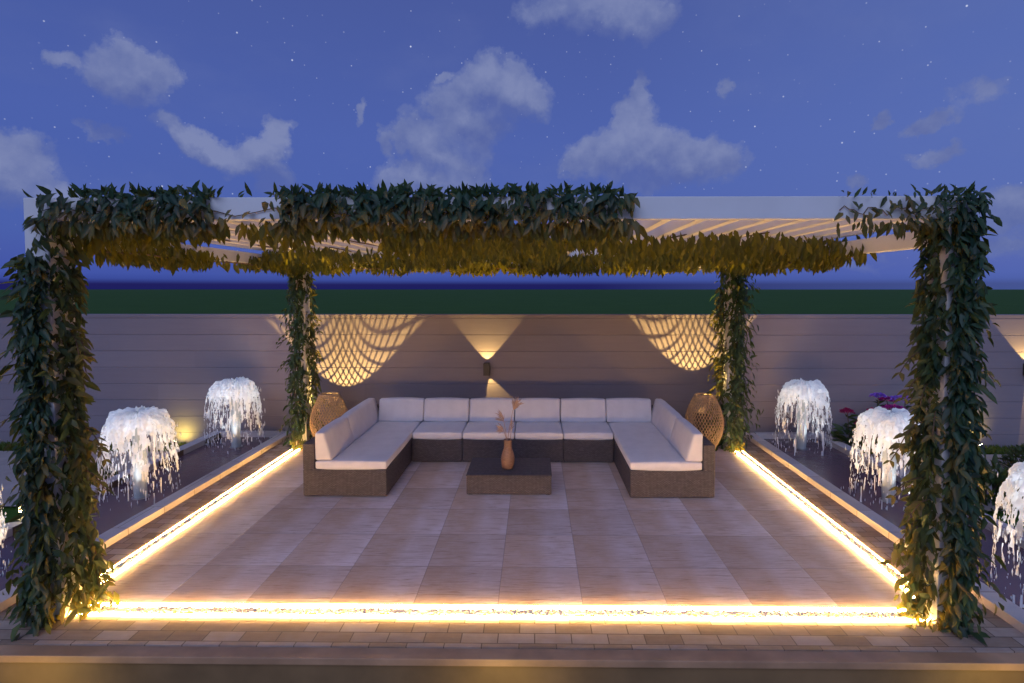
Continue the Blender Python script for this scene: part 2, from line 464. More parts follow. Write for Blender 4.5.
# ------------------------------------------------------------------ foam fountains
def make_foam(seed, nlay=2):
    """lacy mushroom of falling water: layered sheets of revolution torn by noise, then loose drops"""
    rnd = random.Random(seed)
    V = []; F = []
    for lay in range(nlay):
        NT_, NS = 220, 120
        off = Vector((seed * 7.3 + lay * 3.1, 1.7 * seed, 0))
        r_out = 0.365 - 0.045 * lay
        htop = 0.955 - 0.035 * lay
        base = len(V)
        ok = {}
        for j in range(NS + 1):
            s = j / NS
            for i in range(NT_):
                th = 2 * math.pi * i / NT_
                lob = noise.noise(Vector((math.cos(th) * 1.6, math.sin(th) * 1.6, 0)) + off)
                fine = noise.noise(Vector((math.cos(th) * 5, math.sin(th) * 5, s * 5)) + off)
                ro = r_out * (1 + 0.13 * lob)
                ro = r_out * (1 + 0.17 * lob)
                f2 = noise.noise(Vector((math.cos(th) * 11, math.sin(th) * 11, s * 12)) + off)
                r = 0.03 + (ro - 0.03) * (1 - (1 - s) ** 2.15) + 0.020 * fine + 0.016 * f2
                z = htop - 0.015 - 0.955 * s ** (2.9 + 0.3 * lob) + (0.05 * lob + 0.05 * fine + 0.028 * f2) * (1 - s) - 0.02 * math.exp(-(s / 0.07) ** 2)
                jit = 0.012
                ca, sa = math.cos(th), math.sin(th)
                rr = r + jit * noise.noise(Vector((ca * 14, sa * 14, s * 30)) + off)
                V.append((rr * ca, rr * sa, max(z, -0.012)))
        for j in range(NS):
            s = (j + 0.5) / NS
            for i in range(NT_):
                th = 2 * math.pi * (i + 0.5) / NT_
                ca, sa = math.cos(th), math.sin(th)
                nn = noise.fractal(Vector((ca * 11, sa * 11, s * 10)) + off * 2, 0.8, 2.1, 3)
                st = noise.noise(Vector((ca * 19, sa * 19, s * 2.2)) + off)
                dens = 0.88 - 1.12 * min(1, max(0, s - 0.24) / 0.50) - 0.14 * lay - 0.25 * max(0, s - 0.75) * 4 + 0.1 * (s > 0.75)
                if nn * 0.74 + st * 0.56 < dens - 0.10 * (s > 0.85):
                    a = base + j * NT_ + i; b = base + j * NT_ + (i + 1) % NT_
                    F.append((a, b, b + NT_, a + NT_))
    # loose drops and short strings
    for k in range(420):
        th = rnd.uniform(0, 2 * math.pi)
        a = rnd.uniform(0.2, 1.0) ** 0.5
        r = (0.365 + rnd.gauss(0, 0.03)) * (1 - (1 - a) ** 2.15) - (0.12 * rnd.random() ** 2)
        z = 0.94 - 0.94 * a ** 2.9 + rnd.gauss(0, 0.03)
        if z < 0.01: continue
        w = rnd.uniform(0.002, 0.0065); hgt = w * rnd.uniform(2.0, 8.0)
        c = Vector((r * math.cos(th), r * math.sin(th), z))
        b = len(V)
        for (dx, dy, dz) in ((1, 0, 0.2), (0, 1, -0.1), (-1, 0, 0.1), (0, -1, -0.2), (0, 0, 1), (0.3, 0.2, -1)):
            V.append((c.x + dx * w, c.y + dy * w, max(c.z + dz * hgt, -0.01)))
        for q in ((0, 1, 4), (1, 2, 4), (2, 3, 4), (3, 0, 4), (1, 0, 5), (2, 1, 5), (3, 2, 5), (0, 3, 5)):
            F.append(tuple(b + x for x in q))
    me = bpy.data.meshes.new('foam_dome')
    me.from_pydata(V, [], F); me.update()
    bm = bmesh.new(); bm.from_mesh(me)
    bmesh.ops.delete(bm, geom=[v for v in bm.verts if not v.link_faces], context='VERTS')
    bm.to_mesh(me); bm.free()
    me.polygons.foreach_set('use_smooth', [True] * len(me.polygons))
    me.materials.append(M['foam'])
    return me

def make_column_mesh():
    bm = bmesh.new()
    n = 20
    rings = []
    for j in range(26):
        z = -0.012 + 0.93 * j / 25
        ring = []
        for k in range(n):
            th = 2 * math.pi * k / n
            r = 0.062 + 0.008 * noise.noise(Vector((math.cos(th) * 3, math.sin(th) * 3, z * 3))) + 0.006 * noise.noise(Vector((math.cos(th) * 8, math.sin(th) * 8, z * 14)))
            ring.append(bm.verts.new((r * math.cos(th), r * math.sin(th), z)))
        rings.append(ring)
    for r0, r1 in zip(rings, rings[1:]):
        for k in range(n): bm.faces.new((r0[k], r0[(k + 1) % n], r1[(k + 1) % n], r1[k]))
    me = bpy.data.meshes.new('water_column')
    bm.to_mesh(me); bm.free()
    me.polygons.foreach_set('use_smooth', [True] * len(me.polygons))
    me.materials.append(M['column'])
    return me
foam_meshes = [make_foam(k) for k in range(1, 7)]
col_mesh = make_column_mesh()

def jet(x, y, label, k, rz):
    t = thing('fountain_jet', label, 'fountain', (x, y, 0.0), rz, 'foaming fountain jets in the troughs')
    link('foam_dome', foam_meshes[k], None, t)['kind'] = 'stuff'
    link('water_column', col_mesh, None, t)
    bm = bmesh.new(); lathe(bm, [(0.085, -0.06), (0.085, -0.004), (0.066, 0.0)], 20)
    obj('nozzle', bm, M['nozzle'], t)
    for a in (0.25, 2.35, 4.44):
        ld = bpy.data.lights.new('fountain_lamp', 'SPOT')
        ld.energy = 19; ld.color = (0.93, 0.97, 1.0); ld.spot_size = R(66); ld.spot_blend = 0.6; ld.shadow_soft_size = 0.02
        lo = bpy.data.objects.new('fountain_lamp', ld); COL.objects.link(lo); lo.parent = t
        lo.location = (0.17 * math.cos(a - rz - 1.57), 0.17 * math.sin(a - rz - 1.57), 0.01)
        lo.rotation_euler = (math.pi, 0, 0)
jet(-4.25, 7.9, 'white foam fountain farthest back in the left trough, near the vine-covered rear post', 0, 0.0)
jet(-4.25, 5.95, 'white foam fountain in the left trough just right of the front left vine post', 1, 0.9)
jet(-4.34, 4.0, 'foam fountain at the left picture edge, partly cut off behind the vine post', 2, 2.3)
jet(3.75, 7.9, 'white foam fountain farthest back in the right trough, in front of the bare wall', 3, 3.6)
jet(3.75, 5.95, 'white foam fountain before the magenta flowers, touching the front right vine post', 4, 4.4)
jet(3.75, 4.02, 'foam fountain at the right picture edge, cut off by the frame', 5, 5.2)

# ------------------------------------------------------------------ LED light strips with pebbles
def pebbles(x0, x1, y0, y1, z, n, seed):
    rnd = random.Random(seed)
    V = []; F = []
    ph = (1 + 5 ** 0.5) / 2
    iv = [Vector(p).normalized() for p in ((-1, ph, 0), (1, ph, 0), (-1, -ph, 0), (1, -ph, 0), (0, -1, ph), (0, 1, ph), (0, -1, -ph), (0, 1, -ph), (ph, 0, -1), (ph, 0, 1), (-ph, 0, -1), (-ph, 0, 1))]
    fi = ((0, 11, 5), (0, 5, 1), (0, 1, 7), (0, 7, 10), (0, 10, 11), (1, 5, 9), (5, 11, 4), (11, 10, 2), (10, 7, 6), (7, 1, 8), (3, 9, 4), (3, 4, 2), (3, 2, 6), (3, 6, 8), (3, 8, 9), (4, 9, 5), (2, 4, 11), (6, 2, 10), (8, 6, 7), (9, 8, 1))
    for k in range(n):
        c = Vector((rnd.uniform(x0, x1), rnd.uniform(y0, y1), z + rnd.uniform(-0.002, 0.004)))
        sx, sy, sz = rnd.uniform(0.008, 0.017), rnd.uniform(0.008, 0.015), rnd.uniform(0.005, 0.008)
        a = rnd.uniform(0, 6.28); ca, sa = math.cos(a), math.sin(a)
        b = len(V)
        for q in iv:
            x, y = q.x * sx, q.y * sy
            V.append((c.x + x * ca - y * sa, c.y + x * sa + y * ca, c.z + q.z * sz * rnd.uniform(0.85, 1.15)))
        F += [tuple(b + i for i in f) for f in fi]
    return V, F
def strip(label, x0, x1, y0, y1, along, n, seed, hi=0.034, lo=0.034):
    cx, cy = (x0 + x1) / 2, (y0 + y1) / 2
    t = thing('light_strip', label, 'light strip', (cx, cy, 0.0), 0, 'glowing strips round the patio')
    w = 0.014
    if along == 'x':
        boxobj('light_tape', x0 - cx, x1 - cx, y0 - cy, y0 - cy + w, 0.002, lo, M['led'], t, 0.003)
        boxobj('light_tape', x0 - cx, x1 - cx, y1 - cy - w, y1 - cy, 0.002, hi, M['led'], t, 0.003)
        V, F = pebbles(x0 - cx, x1 - cx, y0 - cy + 0.028, y1 - cy - 0.028, 0.012, n, seed)
    else:
        boxobj('light_tape', x0 - cx, x0 - cx + w, y0 - cy, y1 - cy, 0.002, lo, M['led'], t, 0.003)
        boxobj('light_tape', x1 - cx - w, x1 - cx, y0 - cy, y1 - cy, 0.002, hi, M['led'], t, 0.003)
        V, F = pebbles(x0 - cx + 0.028, x1 - cx - 0.028, y0 - cy, y1 - cy, 0.012, n, seed)
    o = pyobj('pebble_fill', V, F, M['pebble'], t, True)
    o['kind'] = 'stuff'
strip('bright warm light strip filled with pebbles along the front of the patio', -3.18, 2.65, 3.728, 3.85, 'x', 1500, 1, 0.026, 0.014)
strip('bright warm light strip filled with pebbles along the left side of the patio', -3.38, -3.266, 4.0, 7.72, 'y', 1000, 2, 0.015, 0.010)
strip('bright warm light strip filled with pebbles along the right side of the patio', 2.746, 2.86, 4.0, 7.72, 'y', 1000, 3, 0.010, 0.015)

# ------------------------------------------------------------------ pergola
def pergola():
    t = thing('pergola', 'white slatted pergola on four posts, overgrown with climbing vines', 'pergola', (CX, 5.8, 0))
    ox, oy = CX, 5.8
    def b(name, x0, x1, y0, y1, z0, z1, bev=0.006):
        return boxobj(name, x0 - ox, x1 - ox, y0 - oy, y1 - oy, z0, z1, M['white_paint'], t, bev)
    XL, XR, YF, YB = -3.345, 2.815, 3.68, 7.98
    for x0 in (XL, XR - 0.155):
        b('post', x0, x0 + 0.155, YF, YF + 0.2, 0.0, 2.678)
        b('post', x0, x0 + 0.155, YB - 0.2, YB, 0.0, 2.678)
    b('fascia_beam', XL, XR, YF, YF + 0.06, 2.682, 2.828)
    b('fascia_beam', XL, XR, YB - 0.06, YB, 2.682, 2.828)
    b('side_beam', XL + 0.02, XL + 0.12, YF + 0.202, YB - 0.202, 2.525, 2.645)
    b('side_beam', XR - 0.12, XR - 0.02, YF + 0.202, YB - 0.202, 2.525, 2.645)
    b('rear_beam', XL + 0.157, XR - 0.157, YB - 0.13, YB - 0.03, 2.525, 2.645)
    n = 27
    for k in range(n):
        x = XL + 0.10 + (XR - XL - 0.2) * k / (n - 1)
        b('slat', x - 0.032, x + 0.032, YF + 0.062, YB - 0.062, 2.69, 2.815, 0.004)
pergola()

# ------------------------------------------------------------------ vines
def leaf_mesh(name, P, D, N, L, W, mat, parent, curl=0.18):
    """many folded lance-shaped leaves in one foliage mesh. P base points, D direction, N face normal, L length, W width"""
    P = np.asarray(P, float); D = np.asarray(D, float); N = np.asarray(N, float)
    n = len(P)
    D /= np.linalg.norm(D, axis=1, keepdims=True)
    S = np.cross(D, N); S /= (np.linalg.norm(S, axis=1, keepdims=True) + 1e-9)
    N = np.cross(S, D)
    L = np.asarray(L, float)[:, None]; W = np.asarray(W, float)[:, None]
    cu = (rng.uniform(0.3, 1.3, (n, 1))) * curl * L
    fold = rng.uniform(0.12, 0.42, (n, 1)) * W
    def mid(a): return P + D * L * a - N * cu * a * a
    b = P
    m1, m2, tp = mid(0.34), mid(0.70), mid(1.0)
    l1 = m1 + S * W * 0.5 + N * fold; r1 = m1 - S * W * 0.5 + N * fold
    l2 = m2 + S * W * 0.36 + N * fold * 0.7; r2 = m2 - S * W * 0.36 + N * fold * 0.7
    V = np.stack([b, m1, m2, tp, l1, l2, r1, r2], 1).reshape(-1, 3)
    pat = ((0, 1, 4), (1, 2, 5, 4), (2, 3, 5), (0, 6, 1), (1, 6, 7, 2), (2, 7, 3))
    F = [tuple(i * 8 + q for q in f) for i in range(n) for f in pat]
    return pyobj(name, V.tolist(), F, mat, parent, True)

def post_vine(label, px0, py0, pw, pd, front, n, lsize, spread, base_spread, dens_in=0.55, ztop=2.72):
    """leaves round one post; px0,py0 its near left corner, front -1: the camera side"""
    cx, cy = px0 + pw / 2, py0 + pd / 2
    t = thing('climbing_vine', label, 'vine', (cx, cy, 0), 0, 'vines climbing the pergola posts')
    P = []; D = []; N = []; L = []; W = []
    inward = 1 if cx < CX else -1
    tries = 0
    while len(P) < n and tries < n * 20:
        tries += 1
        z = rng.uniform(0.02, 2.70)
        face = rng.choice(4, p=(0.36, 0.22, 0.36, 0.06))       # front, outer, inner, back
        if face == 0: q = np.array([rng.uniform(-pw / 2, pw / 2), -pd / 2, z]); o = np.array([0, -1.0, 0])
        elif face == 1: q = np.array([-inward * pw / 2, rng.uniform(-pd / 2, pd / 2), z]); o = np.array([-inward, -0.2, 0])
        elif face == 2: q = np.array([inward * pw / 2, rng.uniform(-pd / 2, pd / 2), z]); o = np.array([inward, -0.2, 0])
        else: q = np.array([rng.uniform(-pw / 2, pw / 2), pd / 2, z]); o = np.array([0, 1.0, 0])
        if z > ztop and (face == 1 or (face == 0 and q[0] * inward < 0.02) or rng.random() < 0.45): continue
        cl = noise.noise(Vector((q[0] * 5 + px0 * 3, q[1] * 5, z * 2.6)))
        if face == 2 and rng.random() > dens_in + 0.75 * cl: continue
        if face == 2 and q[1] < -pd / 2 + 0.11 and z > 0.25 and rng.random() > 0.85 + 1.0 * cl: continue
        low = max(0, 1 - z / 1.3)
        sp = spread + (base_spread - spread) * low
        dist = abs(rng.normal(0, sp * (0.75 + 0.6 * cl))) + 0.012
        lat = rng.normal(0, sp * 0.28)
        side = np.array([-o[1], o[0], 0])
        pos = q + o * dist + side * lat
        P.append(pos)
        d = np.array([0, 0, -1.0]) * rng.uniform(0.3, 1.2) + o * rng.uniform(0.0, 0.7) + side * rng.normal(0, 0.5) + rng.normal(0, 0.22, 3)
        D.append(d)
        N.append(o * 1.0 + np.array([0, 0, 0.5]) + rng.normal(0, 0.45, 3))
        l = lsize * rng.uniform(0.5, 1.3); L.append(l); W.append(l * rng.uniform(0.28, 0.40))
    # a few shoots leaning out to the side
    bm = bmesh.new()
    for k in range(14):
        z0 = rng.uniform(0.2, 1.9); a = rng.uniform(-0.9, 0.6)
        sg = inward if k % 3 else -inward
        dirv = np.array([sg * math.cos(a), math.sin(a) * 0.6 - 0.3, 0])
        p = np.array([sg * pw / 2, rng.uniform(-pd / 2, pd / 2), z0]); pts = [p.copy()]
        ln = rng.uniform(0.16, 0.34) * (1.25 if spread > 0.085 else 0.85)
        for j in range(6):
            p = p + dirv * ln / 6 + np.array([0, 0, 0.025 - 0.016 * j]); pts.append(p.copy())
            if j > 1:
                for s_ in (-1, 1):
                    P.append(p); sd = np.array([-dirv[1], dirv[0], 0]) * s_
                    D.append(dirv * 0.6 + sd * 0.6 + np.array([0, 0, -0.55]) + rng.normal(0, 0.15, 3)); N.append(np.array([0, -0.5, 1]) + rng.normal(0, 0.2, 3))
                    l = lsize * rng.uniform(0.55, 0.9); L.append(l); W.append(l * 0.38)
        tube(bm, [tuple(x) for x in pts], 0.0035, 5)
    # main stems on the outer corner of the post, under the leaves
    for k in range(3):
        ph = rng.uniform(0, 6.28)
        pts = [(-inward * pw * (0.1 + 0.16 * k + 0.08 * math.sin(ph + j * 0.5)), -pd / 2 - 0.008, j / 39 * (ztop - 0.12)) for j in range(40)]
        tube(bm, pts, [0.011 - 0.006 * j / 39 for j in range(40)], 6)
    obj('stem', bm, M['stem'], t, True)
    leaf_mesh('foliage', P, D, N, L, W, M['vine'], t)
    return t
post_vine('dense dark vine climbing the front left post, leaning shoots beside the left fountain', -3.345, 3.68, 0.155, 0.2, -1, 3300, 0.100, 0.042, 0.118, 1.2, 2.46)
post_vine('dense dark vine climbing the front right post beside the right fountains', 2.66, 3.68, 0.155, 0.2, -1, 3300, 0.100, 0.044, 0.118, 1.2)
post_vine('slimmer vine on the rear left post beside the rattan lantern', -3.345, 7.78, 0.155, 0.2, -1, 1900, 0.095, 0.058, 0.095, 0.85)
post_vine('thick vine on the rear right post beside the rattan lantern', 2.66, 7.78, 0.155, 0.2, -1, 2300, 0.10, 0.085, 0.12, 0.9)

def beam_vine(label, x0, x1, n, top, drop, taper, seed, ls=0.13):
    """leaves over the face and along the top of the front fascia"""
    t = thing('climbing_vine', label, 'vine', ((x0 + x1) / 2, 3.68, 2.7), 0, 'vines lying along the pergola roof')
    ox = (x0 + x1) / 2
    P = []; D = []; N = []; L = []; W = []
    tries = 0
    while len(P) < n and tries < n * 30:
        tries += 1
        x = rng.uniform(x0, x1); u = (x - x0) / (x1 - x0)
        cl = noise.noise(Vector((x * 1.5, seed * 3.7, 0))) + 0.5 * noise.noise(Vector((x * 4.5, seed, 2)))
        dens = taper(u, x) * (1 + 0.5 * cl)
        if rng.random() > dens: continue
        r = rng.random()
        l = ls * rng.uniform(0.6, 1.25)
        if r < 0.20 * top:                                    # spikes along the top edge
            P.append((x - ox, rng.uniform(-0.05, 0.09), 0.125 + rng.uniform(-0.02, 0.03)))
            D.append(np.array([rng.normal(0, 0.55), -0.35 + rng.normal(0, 0.35), rng.uniform(0.2, 1.0)]))
            N.append(np.array([rng.normal(0, 0.3), -1, 0.5]))
            l *= 0.8
        elif r < 0.60:                                        # over the front face
            P.append((x - ox, -0.012 - abs(rng.normal(0, 0.05)), rng.uniform(-0.05, 0.15)))
            D.append(np.array([rng.normal(0, 0.45), -rng.uniform(0.05, 0.7), -rng.uniform(0.3, 1.0)]))
            N.append(np.array([rng.normal(0, 0.3), -1.0, 0.55]))
        else:                                                 # hanging below
            if -1.5 < x < -0.78 and rng.random() < 0.75: continue
            P.append((x - ox, rng.uniform(-0.06, 0.16), -0.02 - rng.uniform(0, 1) * drop(u, x)))
            D.append(np.array([rng.normal(0, 0.3), rng.normal(0, 0.3), -1.0]))
            N.append(np.array([rng.normal(0, 0.5), -1.0, rng.normal(0, 0.3)]))
        L.append(l); W.append(l * rng.uniform(0.28, 0.40))
    leaf_mesh('foliage', P, D, N, L, W, M['vine'], t)
    bm = bmesh.new()
    for k in range(1):
        pts = [(x0 - ox + (x1 - x0) * j / 30, -0.012 - 0.01 * k, 0.035 + 0.022 * math.sin(j * 1.1) + 0.012 * math.sin(j * 2.3)) for j in range(31)]
        tube(bm, pts, 0.0035, 5)
    obj('stem', bm, M['stem'], t, True)
def taper_front(u, x):
    d = 0.95
    if x < -2.95: d = 0.25 + 0.3 * (x + 3.24) / 0.3
    if -2.08 < x < -1.64: d = 0.06
    if -2.45 < x < -2.1: d = 0.6
    if x > 0.55: d = 0.5
    return d
beam_vine('long leafy vine draped over the front roof beam, from the left post past the middle', -3.24, 0.64, 2500, 1.0, lambda u, x: 0.035, taper_front, 1, 0.105)
beam_vine('short thin vine spreading over the right end of the front roof beam', 1.95, 2.86, 420, 0.55, lambda u, x: 0.045, lambda u, x: 0.08 + 0.9 * max(0, u - 0.15) ** 1.1, 4, 0.08)

def roof_vine(label, pts_fn, n, loc, ls=0.14):
    t = thing('climbing_vine', label, 'vine', loc, 0, 'vines lying along the pergola roof')
    P = []; D = []; N = []; L = []; W = []
    tries = 0
    while len(P) < n and tries < n * 40:
        tries += 1
        p = pts_fn()
        if p is None: continue
        x, y, z = p
        P.append((x - loc[0], y - loc[1], z - loc[2]))
        D.append(np.array([rng.normal(0, 0.33), rng.normal(-0.05, 0.33), -1.0]))
        N.append(np.array([rng.normal(0, 0.6), -1.0, rng.normal(0, 0.35)]))
        l = ls * rng.uniform(0.6, 1.25); L.append(l); W.append(l * rng.uniform(0.28, 0.40))
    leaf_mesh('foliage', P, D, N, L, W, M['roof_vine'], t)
    return t
def stems_flat(t, segs):
    bm = bmesh.new()
    for (a, b) in segs:
        a = Vector(a); b = Vector(b)
        pts = [a.lerp(b, j / 16) + Vector((0.05 * math.sin(j * 0.9 + a.x), 0.05 * math.cos(j * 1.1 + a.y), 0.004 * math.sin(j))) for j in range(17)]
        tube(bm, pts, 0.007, 5)
    obj('stem', bm, M['stem'], t, True)
def in_roof():
    x = rng.uniform(-3.2, 2.75); y = rng.uniform(3.78, 7.85)
    c = noise.noise(Vector((x * 0.9, y * 0.9, 3.3))) + 0.4 * noise.noise(Vector((x * 2.8, y * 2.8, 1.3)))
    d = 0.55 + 0.9 * c
    if x > 0.75: d -= max(0.0, (4.75 + 0.25 * math.sin(x * 3) - y)) * 2.4
    if -2.2 < x < -1.3 and 4.5 < y < 7.0: d -= 1.0
    if x < -2.35 and 4.5 < y < 6.5: d -= 1.0
    if 0.3 < x < 0.8 and 5.4 < y < 7.2: d -= 0.7
    if rng.random() > d: return None
    k = 0.15 if (y < 4.7 and -0.40 < x / y < -0.19) else 1.0
    if k < 1 and rng.random() < 0.5: return None
    return (x, y, 2.70 - k * rng.random() ** 1.4 * (0.03 + 0.17 * max(0, c + 0.25)))
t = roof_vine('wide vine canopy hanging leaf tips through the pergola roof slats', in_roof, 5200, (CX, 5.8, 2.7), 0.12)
stems_flat(t, [((-2.8 + 0.62 * k, -2.0 if k < 5 else -1.1, 0.0), (-2.6 + 0.6 * k, 2.0, 0.0)) for k in range(10)])
def on_right_beam():
    y = rng.uniform(4.55, 7.8)
    c = noise.noise(Vector((y * 2.2, 7.7, 0)))
    d = min(1.0, (y - 4.5) * 1.3) * (0.75 + 0.5 * c)
    if rng.random() > d: return None
    return (2.71 + rng.normal(0, 0.07), y, 2.62 - rng.random() * (0.10 + 0.07 * c))
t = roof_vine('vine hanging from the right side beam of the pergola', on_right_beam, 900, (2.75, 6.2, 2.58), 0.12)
stems_flat(t, [((-0.07, -1.5, -0.075), (-0.07, 1.5, -0.075))])
def on_left_beam():
    y = rng.uniform(3.95, 7.8)
    c = noise.noise(Vector((y * 2.2, 2.7, 0)))
    d = 0.8 + 0.5 * c
    if 5.55 < y < 6.35: d = 0.05
    if y < 4.4: d *= 0.45
    if rng.random() > d: return None
    return (-3.24 + rng.normal(0, 0.07), y, 2.62 - rng.random() * (0.11 + 0.07 * c))
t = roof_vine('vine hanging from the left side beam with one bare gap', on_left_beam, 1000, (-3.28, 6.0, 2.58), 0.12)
stems_flat(t, [((0.09, -1.9, -0.075), (0.09, 1.7, -0.075))])
def on_rear_beam():
    x = rng.uniform(-3.1, 2.6)
    c = noise.noise(Vector((x * 1.8, 5.7, 0)))
    if rng.random() > 0.8 + 0.5 * c: return None
    return (x, 7.83 + rng.normal(0, 0.06), 2.63 - rng.random() * (0.11 + 0.05 * c))
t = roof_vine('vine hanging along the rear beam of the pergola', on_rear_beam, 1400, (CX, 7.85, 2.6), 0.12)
stems_flat(t, [((-2.8, -0.05, -0.09), (2.8, -0.05, -0.09))])

# ------------------------------------------------------------------ sectional sofa
def uvbox(o, s=1.0):
    me = o.data
    uv = me.uv_layers.new(name='UVMap')
    for p in me.polygons:
        n = p.normal
        ax = max(range(3), key=lambda i: abs(n[i]))
        for li in p.loop_indices:
            c = me.vertices[me.loops[li].vertex_index].co
            u = (c.y, c.z) if ax == 0 else ((c.x, c.z) if ax == 1 else (c.x, c.y))
            uv.data[li].uv = (u[0] * s, u[1] * s)

def cushion(name, prof, length, mat, parent, loc, axis, seed, bevel=0.02):
    """prof: closed section (d, z); swept along length on axis 'x' or 'y'"""
    bm = bmesh.new()
    n = len(prof)
    rings = []
    K = 1
    for a in (0, length):
        rings.append([bm.verts.new((a, d, z)) for d, z in prof])
    for k in range(n):
        bm.faces.new((rings[0][k], rings[0][(k + 1) % n], rings[1][(k + 1) % n], rings[1][k]))
    bm.faces.new(rings[0][::-1]); bm.faces.new(rings[1])
    bmesh.ops.recalc_face_normals(bm, faces=bm.faces)
    bmesh.ops.bevel(bm, geom=list(bm.edges), offset=bevel, segments=3, affect='EDGES', profile=0.5)
    bmesh.ops.subdivide_edges(bm, edges=[e for e in bm.edges if e.calc_length() > 0.12], cuts=6, use_grid_fill=True)
    bm.normal_update()
    c = Vector((0, 0, 0))
    for v in bm.verts: c += v.co
    c /= len(bm.verts)
    for v in bm.verts:
        q = v.co
        e = min(q.x, length - q.x) / 0.2
        puff = 0.010 * min(1, max(0, e))
        nz = noise.noise(Vector((q.x * 3 + seed * 5, q.y * 4, q.z * 4)))
        v.co = q + v.normal * (puff + 0.005 * nz)
    if axis == 'y':
        for v in bm.verts: v.co = Vector((v.co.y, v.co.x, v.co.z))
        bmesh.ops.reverse_faces(bm, faces=bm.faces)
    o = obj(name, bm, mat, parent, True)
    o.location = loc
    return o

def sofa():
    ox, oy = CX, 7.0
    t = thing('sectional_sofa', 'large U-shaped brown wicker sofa with pale seat and back cushions', 'sofa', (ox, oy, 0))
    XL, XR, YF, YB = -2.487, 1.915, 5.95, 8.06
    SEAT = 0.90
    def wick(name, x0, x1, y0, y1, z0, z1, bev=0.012):
        o = boxobj(name, x0 - ox, x1 - ox, y0 - oy, y1 - oy, z0, z1, M['wicker'], t, bev, 3)
        uvbox(o); return o
    zb, zt, za = 0.012, 0.298, 0.575
    yb = YF + 1.22                       # front of the back row
    # bases
    wick('wicker_base', XL, XL + SEAT, YF, YB, zb, zt)
    wick('wicker_base', XR - SEAT, XR, YF, YB, zb, zt)
    xs = [XL + SEAT + 0.003, -0.935, 0.365, XR - SEAT - 0.003]
    for a, b in zip(xs, xs[1:]): wick('wicker_base', a + 0.003, b - 0.003, yb, YB, zb, zt)
    # arm and back panels
    wick('wicker_back', XL, XL + 0.125, YF, YB, zt + 0.001, za)
    wick('wicker_back', XR - 0.125, XR, YF, YB, zt + 0.001, za)
    wick('wicker_back', XL + 0.128, XR - 0.128, YB - 0.125, YB, zt + 0.001, za)
    # feet
    for x in (XL + 0.05, XL + SEAT - 0.06, XR - 0.05, XR - SEAT + 0.06):
        for y in (YF + 0.06, YB - 0.06): boxobj('foot', x - ox - 0.025, x - ox + 0.025, y - oy - 0.025, y - oy + 0.025, 0.003, zb + 0.002, M['dark_metal'], t, 0.001)
    for x in (xs[1] - 0.08, xs[1] + 0.08, xs[2] - 0.08, xs[2] + 0.08):
        boxobj('foot', x - ox - 0.025, x - ox + 0.025, yb - oy + 0.03, yb - oy + 0.08, 0.003, zb + 0.002, M['dark_metal'], t, 0.001)
    # seat cushions
    g = 0.004
    z0, z1 = zt + 0.004, 0.385
    def seat(x0, x1, y0, y1, seed):
        cushion('seat_cushion', [(0, 0), (y1 - y0, 0), (y1 - y0, z1 - z0), (0, z1 - z0)], x1 - x0, M['fabric'], t, (x0 - ox, y0 - oy, z0), 'x', seed, 0.018)
    seat(XL + 0.13, XL + SEAT - 0.002, YF + 0.005, YB - 0.13, 1)
    seat(XR - SEAT + 0.002, XR - 0.13, YF + 0.005, YB - 0.13, 2)
    sx = [XL + SEAT + g, -0.935, -0.26, 0.365, XR - SEAT - g]
    for k, (a, b) in enumerate(zip(sx, sx[1:])): seat(a + g, b - g, yb + 0.005, YB - 0.13, 3 + k)
    # back cushions: wedge sections
    zc = z1 + 0.010; H = 0.298
    bx = np.linspace(-2.185, 1.625, 7)
    for k in range(6):
        cushion('back_cushion', [(0.0, 0), (0.18, 0), (0.18, H), (0.085, H)], bx[k + 1] - bx[k] - 0.008, M['fabric'], t,
                (bx[k] + 0.004 - ox, YB - 0.13 - 0.185 - oy, zc), 'x', 20 + k, 0.02)
    ye = YB - 0.13 - 0.19
    ys = [YF + 0.01, YF + 0.80, YB - 0.135]
    for k in range(2):
        ln = ys[k + 1] - ys[k] - 0.006
        cushion('back_cushion', [(0, 0), (0.18, 0), (0.095, H), (0, H)], ln, M['fabric'], t, (XL + 0.128 - ox, ys[k] - oy, zc), 'y', 30 + k, 0.02)
        cushion('back_cushion', [(0, 0), (0.18, 0), (0.18, H), (0.085, H)], ln, M['fabric'], t, (XR - 0.128 - 0.18 - ox, ys[k] - oy, zc), 'y', 40 + k, 0.02)
sofa()

def coffee_table():
    t = thing('coffee_table', 'low brown wicker coffee table in front of the sofa', 'coffee table', (-0.28, 6.34, 0))
    o = boxobj('table_body', -0.46, 0.46, -0.315, 0.315, 0.010, 0.205, M['wicker'], t, 0.01, 3); uvbox(o)
    o = boxobj('tabletop', -0.465, 0.465, -0.32, 0.32, 0.207, 0.222, M['wicker'], t, 0.006, 3); uvbox(o)
    for x in (-0.42, 0.42):
        for y in (-0.28, 0.28): boxobj('foot', x - 0.022, x + 0.022, y - 0.022, y + 0.022, 0.003, 0.012, M['dark_metal'], t, 0.001)
coffee_table()

